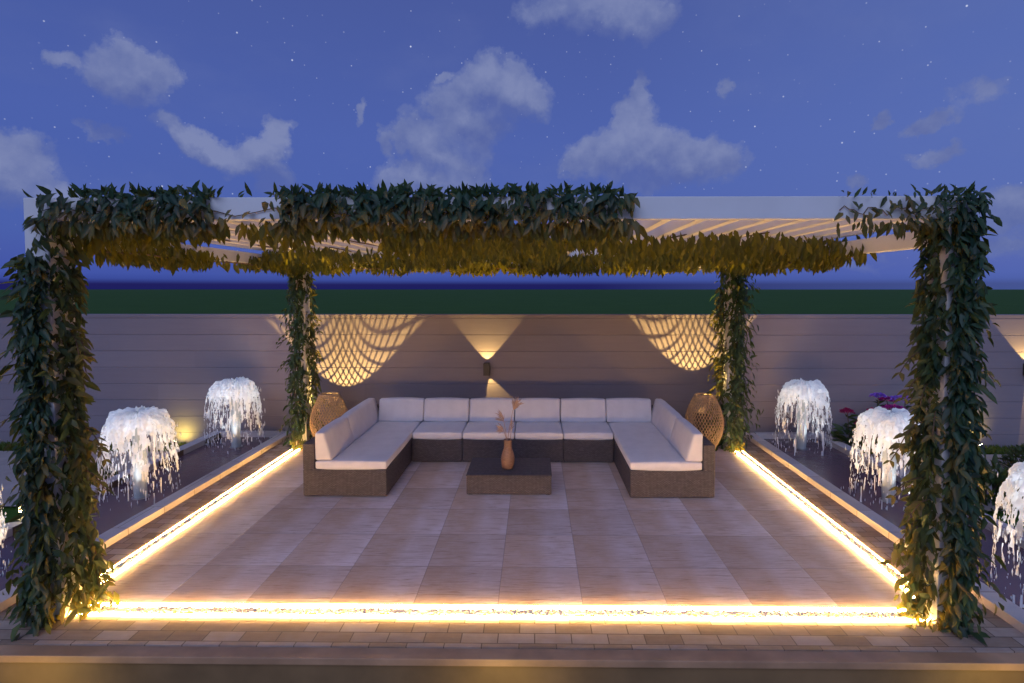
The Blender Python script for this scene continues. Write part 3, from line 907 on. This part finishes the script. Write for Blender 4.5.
def vase():
    t = thing('vase', 'brown wooden bottle vase with dried plumes on the coffee table', 'vase', (-0.303, 6.25, 0.2225))
    prof = [(0.052, 0), (0.060, 0.004), (0.072, 0.05), (0.078, 0.10), (0.074, 0.145), (0.060, 0.19), (0.047, 0.225), (0.042, 0.26), (0.043, 0.315), (0.047, 0.33), (0.041, 0.33), (0.037, 0.31), (0.036, 0.24)]
    bm = bmesh.new(); lathe(bm, prof, 32); bm.faces.new([v for v in bm.verts if abs(v.co.z) < 1e-6][::-1])
    obj('vase_body', bm, M['vase'], t, True)
    # two dried fans and one drooping leaf, each on a stem
    for k, (dx, dy, h, size, dr) in enumerate(((0.085, 0.01, 0.72, 0.15, 0.35), (-0.055, -0.01, 0.60, 0.12, -0.9), (-0.075, 0.02, 0.47, 0.10, -1.3), (0.02, 0.0, 0.50, 0.07, 0.2))):
        bm = bmesh.new()
        pts = [(dx * (j / 10) ** 1.4 + 0.012 * (k - 1), dy * j / 10, 0.2 + (h - 0.2) * j / 10) for j in range(11)]
        tube(bm, pts, [0.006 - 0.003 * j / 10 for j in range(11)], 6)
        s = obj('dried_stem', bm, M['dried'], t, True)
        P = []; D = []; N = []; L = []; W = []
        tip = np.array(pts[-1])
        for j in range(26):
            a = rng.normal(dr, 0.42)
            back = rng.uniform(0, 0.07)
            P.append(tip - np.array([math.sin(dr) * 0.3, 0, 1]) * back); D.append(np.array([math.sin(a), rng.normal(0, 0.25), math.cos(a)]))
            N.append(np.array([0, -1, 0.2]) + rng.normal(0, 0.3, 3)); l = size * rng.uniform(0.5, 1.0); L.append(l); W.append(l * 0.10)
        leaf_mesh('plume', P, D, N, L, W, M['dried'], s)
vase()

# ------------------------------------------------------------------ rattan lanterns
def lantern_prof(u):
    ks = [(0.0, 0.135, 0.03), (0.2, 0.215, 0.17), (0.45, 0.268, 0.37), (0.7, 0.225, 0.57), (0.9, 0.152, 0.72), (1.0, 0.125, 0.768)]
    for (u0, r0, z0), (u1, r1, z1) in zip(ks, ks[1:]):
        if u <= u1 + 1e-9:
            a = (u - u0) / (u1 - u0)
            return r0 + (r1 - r0) * a, z0 + (z1 - z0) * a
    return ks[-1][1:]
def smooth_prof(u):
    w = [lantern_prof(min(1, max(0, u + d))) for d in (-0.09, -0.045, 0, 0.045, 0.09)]
    r0, z0 = lantern_prof(u)
    return sum(x[0] for x in w) / 5, z0
def make_lantern(x, y, label):
    t = thing('rattan_lantern', label, 'lantern', (x, y, 0.002), 0, 'rattan lanterns behind the sofa ends')
    bm = bmesh.new()
    n = 38
    for fam in (1, -1):
        for k in range(n):
            pts = []
            for j in range(29):
                u = j / 28
                r, z = smooth_prof(u)
                th = 2 * math.pi * k / n + fam * u * 1.75
                r += 0.003 * fam
                pts.append((r * math.cos(th), r * math.sin(th), z))
            tube(bm, pts, 0.0043, 5)
    obj('shade', bm, M['rattan'], t, True)
    for r, z, q in ((0.125, 0.768, 0.011), (0.137, 0.03, 0.012)):
        bm = bmesh.new()
        pts = [(r * math.cos(2 * math.pi * k / 40), r * math.sin(2 * math.pi * k / 40), z) for k in range(41)]
        tube(bm, pts, q, 8, False)
        obj('rim', bm, M['rattan'], t, True)
    bm = bmesh.new(); lathe(bm, [(0.0, 0.012), (0.05, 0.012), (0.05, 0.05), (0.035, 0.085), (0.0, 0.085)], 20)
    obj('lamp_base', bm, M['dark_metal'], t)
    return t
la = make_lantern(-2.86, 7.78, 'rattan lantern behind the left sofa arm, beside the slimmer rear vine')
lb = make_lantern(2.345, 7.78, 'rattan lantern behind the right sofa arm, beside the thick rear vine')
def uplight(x, y, label, energy, half, z):
    """added unseen light with an invented wire dome that casts the net on the wall"""
    t = thing('added_net_uplight', label, 'added light', (x, y, 0.001), 0, 'added lights hidden behind the lanterns')
    bm = bmesh.new(); lathe(bm, [(0.001, 0.0), (0.075, 0.0), (0.075, z - 0.02), (0.06, z - 0.012), (0.001, z - 0.012)], 24)
    obj('lamp_body', bm, M['dark_metal'], t)
    # added shield: half a sleeve keeping this light off the lantern
    bm = bmesh.new()
    for r0, flip in ((0.118, 0), (0.122, 1)):
        rows = []
        for zz in (0.0, z + 0.17):
            rows.append([bm.verts.new((r0 * math.cos(a), r0 * math.sin(a), zz)) for a in [math.pi + math.pi * k / 16 for k in range(17)]])
        for k in range(16): bm.faces.new((rows[0][k], rows[0][k + 1], rows[1][k + 1], rows[1][k]))
    obj('shade', bm, M['dark_metal'], t)
    bm = bmesh.new()
    n = 36; rad = 0.11
    for fam in (1, -1):
        for k in range(n):
            pts = []; rr = []
            for j in range(26):
                th = R(7) + (R(50) - R(7)) * j / 25
                ph = 2 * math.pi * k / n + fam * math.log(math.tan(th / 2))
                pts.append((rad * math.sin(th) * math.cos(ph), rad * math.sin(th) * math.sin(ph), z + rad * math.cos(th)))
                rr.append(rad * math.sin(th) * 0.0165)
            tube(bm, pts, rr, 5)
    obj('net_shadow_wires', bm, M['dark_metal'], t)  # invented net, there only to cast the pattern on the wall
    ld = bpy.data.lights.new('added_uplight_bulb', 'SPOT')
    ld.energy = energy; ld.color = (1.0, 0.64, 0.19); soft_falloff(ld); ld.spot_size = 2 * half; ld.spot_blend = 0.10; ld.shadow_soft_size = 0.0009
    lo = bpy.data.objects.new('added_uplight_bulb', ld); COL.objects.link(lo); lo.parent = t
    lo.location = (0, 0, z); lo.rotation_euler = (math.pi, 0, 0)
uplight(-2.90, 8.10, 'added unseen uplight behind the left rattan lantern throwing a net pattern on the wall', 500, R(39.0), 0.105)
uplight(2.40, 8.10, 'added unseen uplight behind the right rattan lantern throwing a net pattern on the wall', 500, R(36.2), 0.296)

# ------------------------------------------------------------------ wall sconces
def sconce(x, label):
    t = thing('wall_sconce', label, 'wall lamp', (x, 8.6, 1.02), 0, 'wall lamps')
    bm = bmesh.new()
    # open square tube
    w, d, h, k = 0.045, 0.15, 0.09, 0.006
    box(bm, -w, w, -d - 0.012, -d, -h, h, 0)
    box(bm, -w, w, -0.016, -0.004, -h, h, 0)
    box(bm, -w, -w + k, -d + 0.001, -0.017, -h, h, 0); box(bm, w - k, w, -d + 0.001, -0.017, -h, h, 0)
    obj('lamp_body', bm, M['dark_metal'], t)
    boxobj('wall_plate', -0.03, 0.03, -0.0035, -0.0003, -0.06, 0.06, M['dark_metal'], t, 0.001)
    boxobj('lamp_core', -0.035, 0.035, -0.145, -0.02, -0.05, 0.05, M['dark_metal'], t, 0.003)
    for s, tilt in ((1, 0.0), (-1, 0.36)):
        ld = bpy.data.lights.new('sconce_bulb', 'SPOT')
        soft_falloff(ld); ld.energy = 150 if s > 0 else 130; ld.color = (1.0, 0.64, 0.19); ld.spot_size = R(79 if s > 0 else 50); ld.spot_blend = 0.08; ld.shadow_soft_size = 0.008
        lo = bpy.data.objects.new('sconce_bulb', ld); COL.objects.link(lo); lo.parent = t
        lo.location = (0, -0.075 if s > 0 else -0.055, s * 0.054)
        lo.rotation_euler = (math.pi, 0, 0) if s > 0 else (0, -tilt, 0)
sconce(-0.73, 'small dark up-and-down wall lamp above the middle of the sofa')
sconce(7.43, 'small dark up-and-down wall lamp at the right edge of the picture')

# ------------------------------------------------------------------ garden spots
def ground_spot(x, y, z, label, energy, aim, size=R(120), blend=0.9, h=0.06):
    t = thing('garden_spotlight', label, 'spotlight', (x, y, z), 0, 'small garden spotlights')
    bm = bmesh.new(); tube(bm, [(0, 0, 0), (0, 0, h - 0.01)], 0.008, 8)
    obj('spike', bm, M['dark_metal'], t)
    a = Vector(aim).normalized()
    bm = bmesh.new(); tube(bm, [Vector((0, 0, h)) - a * 0.035, Vector((0, 0, h)) + a * 0.03], [0.018, 0.03], 14)
    obj('lamp_head', bm, M['dark_metal'], t)
    bm = bmesh.new(); tube(bm, [Vector((0, 0, h)) + a * 0.031, Vector((0, 0, h)) + a * 0.036], [0.026, 0.026], 14)
    obj('lens', bm, M['lens'], t)
    ld = bpy.data.lights.new('spot_bulb', 'SPOT')
    ld.energy = energy; ld.color = (1.0, 0.78, 0.12); ld.spot_size = size; ld.spot_blend = blend; ld.shadow_soft_size = 0.025
    lo = bpy.data.objects.new('spot_bulb', ld); COL.objects.link(lo); lo.parent = t
    lo.location = Vector((0, 0, h)) + a * 0.042
    lo.rotation_euler = a.to_track_quat('-Z', 'Y').to_euler()
ground_spot(-5.44, 8.36, GZ, 'small garden spotlight lighting the wall behind the left fountains', 14, (0, 0.8, 0.6), R(130), 0.9, 0.08)
ground_spot(6.62, 8.34, GZ, 'small garden spotlight lighting the wall right of the front right vine post', 24, (-0.15, 0.8, 0.6), R(130), 0.9, 0.08)
ground_spot(-5.06, 5.42, GZ, 'small glowing garden spotlight at the left picture edge behind the vine', 12, (0.66, -0.7, 0.28), R(140), 0.9, 0.24)
for x, lb_, e in ((-3.05, 'garden spotlight at the foot of the step, near the left vine post', 8), (-0.2, 'garden spotlight at the foot of the step, at the middle', 7), (2.75, 'garden spotlight at the foot of the step, near the right vine post', 8)):
    ground_spot(x, 2.72, GZ + 0.008, lb_, e, (0, 0.9, -0.12), R(125), 1.0)

# ------------------------------------------------------------------ garden plants
def grass(name, x0, x1, y0, y1, n, h):
    P = np.stack([rng.uniform(x0, x1, n), rng.uniform(y0, y1, n), np.full(n, GZ - 0.02)], 1)
    D = np.stack([rng.normal(0, 0.35, n), rng.normal(0, 0.35, n), np.ones(n)], 1)
    N = np.stack([rng.normal(0, 1, n), rng.normal(-0.6, 1, n), np.zeros(n) + 0.05], 1)
    L = rng.uniform(0.5, 1.2, n) * h
    o = leaf_mesh(name, P, D, N, L, L * 0.12, M['grass'], None)
    tag(o, kind='stuff'); o['label'] = 'short green grass along the foot of the wall'; o['category'] = 'grass'
    return o
o = grass('grass', -9.5, -4.95, 8.24, 8.57, 5200, 0.09); o['label'] = 'short grass along the wall left of the patio'
o = grass('grass', 4.4, 9.5, 8.24, 8.57, 5200, 0.09); o['label'] = 'short grass along the wall right of the patio'

def shrub(label, x, y, w, h, n, ls, dens_mat='shrub', upright=0.5, cat='shrub', name='shrub'):
    t = thing(name, label, cat, (x, y, GZ))
    P = []; D = []; N = []; L = []; W = []
    for k in range(n):
        v = rng.normal(0, 1, 3); v /= np.linalg.norm(v); v[2] = abs(v[2])
        lump = 1 + 0.25 * noise.noise(Vector(tuple(v * 2.2 + x)))
        rr = (0.45 + 0.55 * rng.random() ** 0.5) * lump
        P.append(np.array([v[0] * w, v[1] * w, v[2] * h]) * rr)
        D.append(v * 0.8 + np.array([0, 0, upright]) + rng.normal(0, 0.35, 3)); N.append(np.array([0, -0.6, 0.9]) + rng.normal(0, 0.45, 3))
        l = ls * rng.uniform(0.6, 1.2); L.append(l); W.append(l * 0.42)
    leaf_mesh('foliage', P, D, N, L, W, M[dens_mat], t)
    bm = bmesh.new()
    for k in range(8):
        a = k * 0.8; tube(bm, [(0, 0, 0), (0.3 * w * math.cos(a), 0.3 * w * math.sin(a), h * 0.45), (0.6 * w * math.cos(a), 0.6 * w * math.sin(a), h * 0.75)], [0.008, 0.006, 0.003], 5)
    obj('stem', bm, M['stem'], t)
    return t
def flower_plant(label, x, y, heads, wid):
    t = thing('flowering_plant', label, 'plant', (x, y, GZ), 0, 'flowering plants by the right trough')
    bm = bmesh.new()
    P = []; D = []; N = []; L = []; W = []
    for (dx, dy, h, r, mat) in heads:
        pts = [(dx * (j / 8) ** 1.3, dy * j / 8, h * j / 8) for j in range(9)]
        tube(bm, pts, 0.006, 6)
        for j in range(2, 8):
            for q in range(int(4)):
                a = rng.uniform(0, 6.28)
                P.append(np.array(pts[j])); D.append(np.array([math.cos(a), math.sin(a), rng.uniform(-0.2, 0.6)])); N.append(np.array([0, -0.3, 1]) + rng.normal(0, 0.3, 3))
                l = rng.uniform(0.09, 0.17); L.append(l); W.append(l * 0.4)
        # flat umbel of little petals
        p2 = []; d2 = []; n2 = []; l2 = []; w2 = []
        for q in range(int(140 + 1200 * r)):
            a = rng.uniform(0, 6.28); rr = r * math.sqrt(rng.random())
            p2.append((dx + rr * math.cos(a), dy + rr * math.sin(a), h + 0.035 * (1 - (rr / r) ** 2) + rng.uniform(-0.012, 0.012)))
            d2.append(np.array([math.cos(a) + rng.normal(0, 0.6), math.sin(a) + rng.normal(0, 0.6), rng.uniform(0.0, 0.6)])); n2.append(np.array([0, 0, 1]) + rng.normal(0, 0.35, 3))
            l = rng.uniform(0.022, 0.04); l2.append(l); w2.append(l * 0.75)
        leaf_mesh('flower_head', p2, d2, n2, l2, w2, M[mat], t)
    for k in range(60):
        a = rng.uniform(0, 6.28); rr = wid * math.sqrt(rng.random()); zz = rng.uniform(0.1, 0.42)
        P.append(np.array([rr * math.cos(a), rr * math.sin(a) * 0.7, zz])); D.append(np.array([math.cos(a), math.sin(a), rng.uniform(0, 0.9)])); N.append(np.array([0, -0.5, 1]) + rng.normal(0, 0.4, 3))
        l = rng.uniform(0.10, 0.19); L.append(l); W.append(l * 0.4)
    leaf_mesh('foliage', P, D, N, L, W, M['shrub'], t)
    obj('stem', bm, M['stem'], t)
flower_plant('slender plant with one flat crimson flower, nearest the rear right fountain', 4.52, 8.05, [(-0.06, 0, 0.655, 0.075, 'petal_red'), (0.12, 0.05, 0.48, 0.04, 'petal_red')], 0.17)
flower_plant('plant with violet flower above two magenta flower heads', 4.92, 8.0, [(-0.03, 0.05, 0.885, 0.085, 'petal_violet'), (0.10, -0.1, 0.74, 0.125, 'petal_magenta'), (-0.19, -0.1, 0.69, 0.06, 'petal_red'), (-0.14, -0.18, 0.645, 0.06, 'petal_violet')], 0.3)
flower_plant('tallest plant with one large flat violet flower head beside the front right vine', 5.24, 8.0, [(0.0, 0, 0.845, 0.20, 'petal_violet'), (-0.2, 0.1, 0.82, 0.09, 'petal_magenta'), (0.2, -0.05, 0.72, 0.10, 'petal_magenta')], 0.34)
shrub('rounded dark clipped shrub beside the pale path at the right picture edge', 6.55, 7.45, 0.34, 0.36, 900, 0.06)
shrub('low spreading shrub between the right trough and the pale path', 5.45, 7.2, 0.30, 0.24, 380, 0.10)
shrub('leafy low shrub just right of the front right vine post', 5.05, 6.3, 0.30, 0.42, 380, 0.13)
shrub('low leafy shrub beside the left trough, behind the second fountain', -5.25, 6.6, 0.22, 0.26, 260, 0.12)

# ------------------------------------------------------------------ world: dusk sky with clouds and stars
def cam_ray(px, py):
    f, x0, y0 = 565.0, 528.0, 313.0
    yaw, p = R(0.7), R(2.5)
    F = Vector((-math.sin(yaw) * math.cos(p), math.cos(yaw) * math.cos(p), -math.sin(p)))
    Rr = Vector((math.cos(yaw), math.sin(yaw), 0)); U = Rr.cross(F)
    return (F + Rr * (px - x0) / f - U * (py - y0) / f).normalized()

SUN_DIR = Vector((-0.25, -0.92, 0.62)).normalized()      # towards the light
def build_world():
    w = bpy.data.worlds.new('World'); scene.world = w; w.use_nodes = True
    s = NT('w', w); t = w.node_tree
    bg = t.nodes['Background']
    d = s.coord('Generated')
    sep = s.n('ShaderNodeSeparateXYZ'); s.l(d, sep.inputs[0])
    z = sep.outputs[2]
    el = s.math('MULTIPLY', z, 1.0)
    # clear sky by height above the horizon
    sky = s.ramp(s.math('ADD', s.math('MULTIPLY', el, 0.5), 0.5),
                 [(0.0, (0.010, 0.014, 0.10)), (0.5050, (0.011, 0.014, 0.115)), (0.5085, (0.044, 0.088, 0.39)), (0.54, (0.052, 0.110, 0.42)),
                  (0.62, (0.064, 0.115, 0.415)), (0.72, (0.062, 0.100, 0.345)), (1.0, (0.05, 0.08, 0.28))])
    # the east (right) side is a little paler
    sky = s.mix(s.ramp(sep.outputs[0], [(0.1, 0.0), (0.75, 0.55)]), sky, (0.115, 0.185, 0.50))
    ns = s.n('ShaderNodeTexSky', sky_type='NISHITA', sun_disc=False)
    ns.sun_elevation = R(0.5); ns.sun_rotation = math.atan2(SUN_DIR.x, SUN_DIR.y)
    sky = s.mix(0.02, sky, ns.outputs[0], 'ADD')
    # clouds: soft ellipses round fixed sky directions, broken up by noise
    wv = s.n('ShaderNodeTexNoise', Scale=7.0, Detail=3.0, Roughness=0.5); s.l(d, wv.inputs['Vector'])
    wv2 = s.n('ShaderNodeTexNoise', Scale=24.0, Detail=5.0, Roughness=0.62); s.l(d, wv2.inputs['Vector'])
    o1 = s.vmath('SCALE', s.vmath('SUBTRACT', wv.outputs['Color'], (0.5, 0.5, 0.5)).outputs[0], None, 0.075).outputs[0]
    o2 = s.vmath('SCALE', s.vmath('SUBTRACT', wv2.outputs['Color'], (0.5, 0.5, 0.5)).outputs[0], None, 0.055).outputs[0]
    dw = s.vmath('ADD', d, s.vmath('ADD', o1, o2).outputs[0]).outputs[0]
    blobs = [  # pixel-measured sky directions: x, y, half width, half height (deg-like px), roll, weight
        (134, 74, 37, 28, 8, 1.0), (162, 72, 18, 24, 0, .9), (64, 61, 14, 8, 0, .6), (104, 133, 17, 8, 0, .8),
        (205, 140, 40, 14, 14, .95), (258, 152, 30, 18, -10, .95), (281, 128, 14, 18, 0, .9), (278, 180, 16, 18, 0, .85),
        (10, 165, 34, 36, 30, 1.0), (50, 190, 40, 14, 10, .9), (-5, 150, 18, 22, 0, .9),
        (478, 85, 32, 26, 0, 1.0), (510, 95, 34, 22, 0, 1.0), (462, 120, 40, 34, 30, 1.0), (440, 152, 44, 26, 30, 1.0), (432, 178, 48, 20, 0, .95), (438, 74, 12, 6, -40, .75), (400, 140, 10, 16, 0, .7), (384, 142, 8, 14, 0, .7), (362, 110, 5, 12, 10, .75),
        (600, 8, 66, 24, 0, 1.0), (560, 16, 30, 18, 0, .9), (650, 10, 26, 22, 0, .9),
        (590, 158, 28, 20, 0, .95), (640, 155, 44, 30, 0, 1.0), (700, 160, 40, 24, 0, 1.0), (638, 118, 18, 26, -15, .95), (646, 92, 9, 24, 0, .9), (650, 186, 24, 10, 0, .8),
        (725, 85, 6, 9, 0, .5), (886, 118, 10, 6, -30, .7), (926, 126, 22, 8, -12, .7), (858, 187, 12, 8, 0, .7), (940, 155, 22, 7, 0, .45), (985, 95, 24, 14, 0, .35), (1015, 210, 34, 26, 0, .7), (1000, 250, 30, 14, 0, .55), (620, 262, 34, 6, 0, .3), (850, 262, 40, 5, 0, .3)]
    def density(dirs, blobs):
        dens = None
        for (px, py, hw, hh, roll, wt) in blobs:
            c = cam_ray(px, py)
            k = math.sqrt(1 + ((px - 528) ** 2 + (py - 313) ** 2) / 565.0 ** 2)      # off-axis stretch
            sx = hw / 565.0 / k; sz = hh / 565.0 / k
            az = math.atan2(-c.x, c.y)
            rot = Matrix.Rotation(az, 3, 'Z') @ Matrix.Rotation(math.asin(c.z), 3, 'X') @ Matrix.Rotation(R(roll), 3, 'Y')
            mp = s.mapping(dirs, (sx, 0.35, sz), tuple(c), rot.to_euler(), 'TEXTURE')
            ln = s.vmath('LENGTH', mp).outputs['Value']
            v = s.math('MULTIPLY', s.math('SUBTRACT', 1.27, ln), wt)
            dens = v if dens is None else s.math('SMOOTH_MAX', dens, v, 0.25)
        return s.math('MAXIMUM', dens, -1.0)
    dens = density(dw, blobs)
    main = [b for b in blobs if b[5] >= 0.9 and b[2] >= 30]
    d_lo = density(dw, main); d_up = density(s.vmath('ADD', dw, (0.0, 0.0, 0.03)).outputs[0], main)
    fb = s.noise(d, 13.0, 7, 0.6)
    fb2 = s.noise(d, 40.0, 6, 0.62)
    dd = s.math('ADD', dens, s.math('ADD', s.math('MULTIPLY', s.math('SUBTRACT', fb, 0.5), 0.85), s.math('MULTIPLY', s.math('SUBTRACT', fb2, 0.5), 0.5)))
    up = s.vmath('ADD', d, (0.0, 0.0, 0.022)).outputs[0]
    fbu = s.noise(up, 13.0, 4, 0.55)
    alpha = s.ramp(dd, [(0.02, 0.0), (0.18, 0.42), (0.36, 0.88), (0.6, 0.97)], 'EASE')
    rel = s.math('SUBTRACT', d_lo, d_up)
    lit = s.math('ADD', s.math('MULTIPLY_ADD', s.math('SUBTRACT', fb, fbu), 1.6, 0.45), s.math('MULTIPLY', rel, 0.55))
    alpha = s.math('MULTIPLY', alpha, s.ramp(s.math('MULTIPLY_ADD', rel, 0.5, 0.5), [(0.12, 0.55), (0.52, 1.0)]))
    lit = s.math('ADD', lit, s.math('MULTIPLY', s.math('SUBTRACT', fb2, 0.5), 0.25))
    ccol = s.ramp(lit, [(0.1, (0.098, 0.135, 0.36)), (0.5, (0.142, 0.182, 0.395)), (0.95, (0.205, 0.245, 0.45))])
    # thin veil everywhere
    veil = s.math('MULTIPLY', s.ramp(s.noise(s.mapping(d, (1, 1, 2.5)), 3.0, 5), [(0.5, 0.0), (0.8, 1.0)]), 0.25)
    al = s.math('MULTIPLY', s.math('MAXIMUM', alpha, veil), s.ramp(z, [(0.0, 0.0), (0.06, 1.0)]))
    # stars
    vor = s.n('ShaderNodeTexVoronoi', Scale=52.0); s.l(d, vor.inputs['Vector'])
    sc = s.n('ShaderNodeSeparateXYZ'); s.l(vor.outputs['Color'], sc.inputs[0])
    clus = s.noise(d, 5.0, 2)
    on = s.math('GREATER_THAN', s.math('ADD', sc.outputs[0], s.math('MULTIPLY', clus, 0.5)), 0.80)
    dot = s.ramp(s.math('MULTIPLY', vor.outputs['Distance'], 1.0), [(0.03, 1.0), (0.085, 0.0)])
    star = s.math('MULTIPLY', s.math('MULTIPLY', dot, on), s.math('POWER', sc.outputs[1], 1.9))
    vo2 = s.n('ShaderNodeTexVoronoi', Scale=95.0); s.l(d, vo2.inputs['Vector'])
    sc2 = s.n('ShaderNodeSeparateXYZ'); s.l(vo2.outputs['Color'], sc2.inputs[0])
    on2 = s.math('GREATER_THAN', s.math('ADD', sc2.outputs[0], s.math('MULTIPLY', clus, 0.9)), 1.0)
    dot2 = s.ramp(vo2.outputs['Distance'], [(0.03, 1.0), (0.13, 0.0)])
    faint = s.math('MULTIPLY', s.math('MULTIPLY', dot2, on2), s.math('MULTIPLY', s.math('POWER', sc2.outputs[1], 1.3), 0.65))
    star = s.math('MAXIMUM', star, faint)
    star = s.math('MULTIPLY', star, s.math('SUBTRACT', 1.0, alpha))
    star = s.math('MULTIPLY', star, s.ramp(z, [(0.02, 0.0), (0.08, 1.0)]))
    sky = s.mix(1.0, sky, (0.94, 0.93, 0.95), 'MULTIPLY')
    col = s.mix(al, sky, ccol)
    col = s.mix(s.math('MULTIPLY', star, 0.9), col, (0.75, 0.80, 1.0))
    s.l(col, bg.inputs['Color'])
    bg.inputs['Strength'].default_value = 1.0
build_world()

sun = bpy.data.lights.new('sun', 'SUN')
sun.energy = 1.3; sun.color = (0.58, 0.68, 1.0); sun.angle = R(50)
so = bpy.data.objects.new('sun', sun); COL.objects.link(so)
so.rotation_euler = SUN_DIR.to_track_quat('Z', 'Y').to_euler()

# ------------------------------------------------------------------ camera
cam = bpy.data.cameras.new('camera')
cam.sensor_width = 36.0
cam.lens = 565.0 / 1024 * 36.0
cam.shift_x = -16.0 / 1024; cam.shift_y = -27.6 / 1024
cam.clip_end = 20000; cam.clip_start = 0.05
co = bpy.data.objects.new('camera', cam); COL.objects.link(co)
co.location = (0, 0, 2.23)
co.rotation_euler = (R(90 - 2.5), 0, R(0.7))
scene.camera = co

scene.view_settings.view_transform = 'Standard'
scene.view_settings.look = 'None'
scene.view_settings.exposure = 0.0
scene.view_settings.gamma = 1.0
scene.view_settings.use_curve_mapping = False
scene.cycles.use_denoising = True
scene.cycles.max_bounces = 6
scene.cycles.diffuse_bounces = 3
scene.cycles.sample_clamp_indirect = 6.0
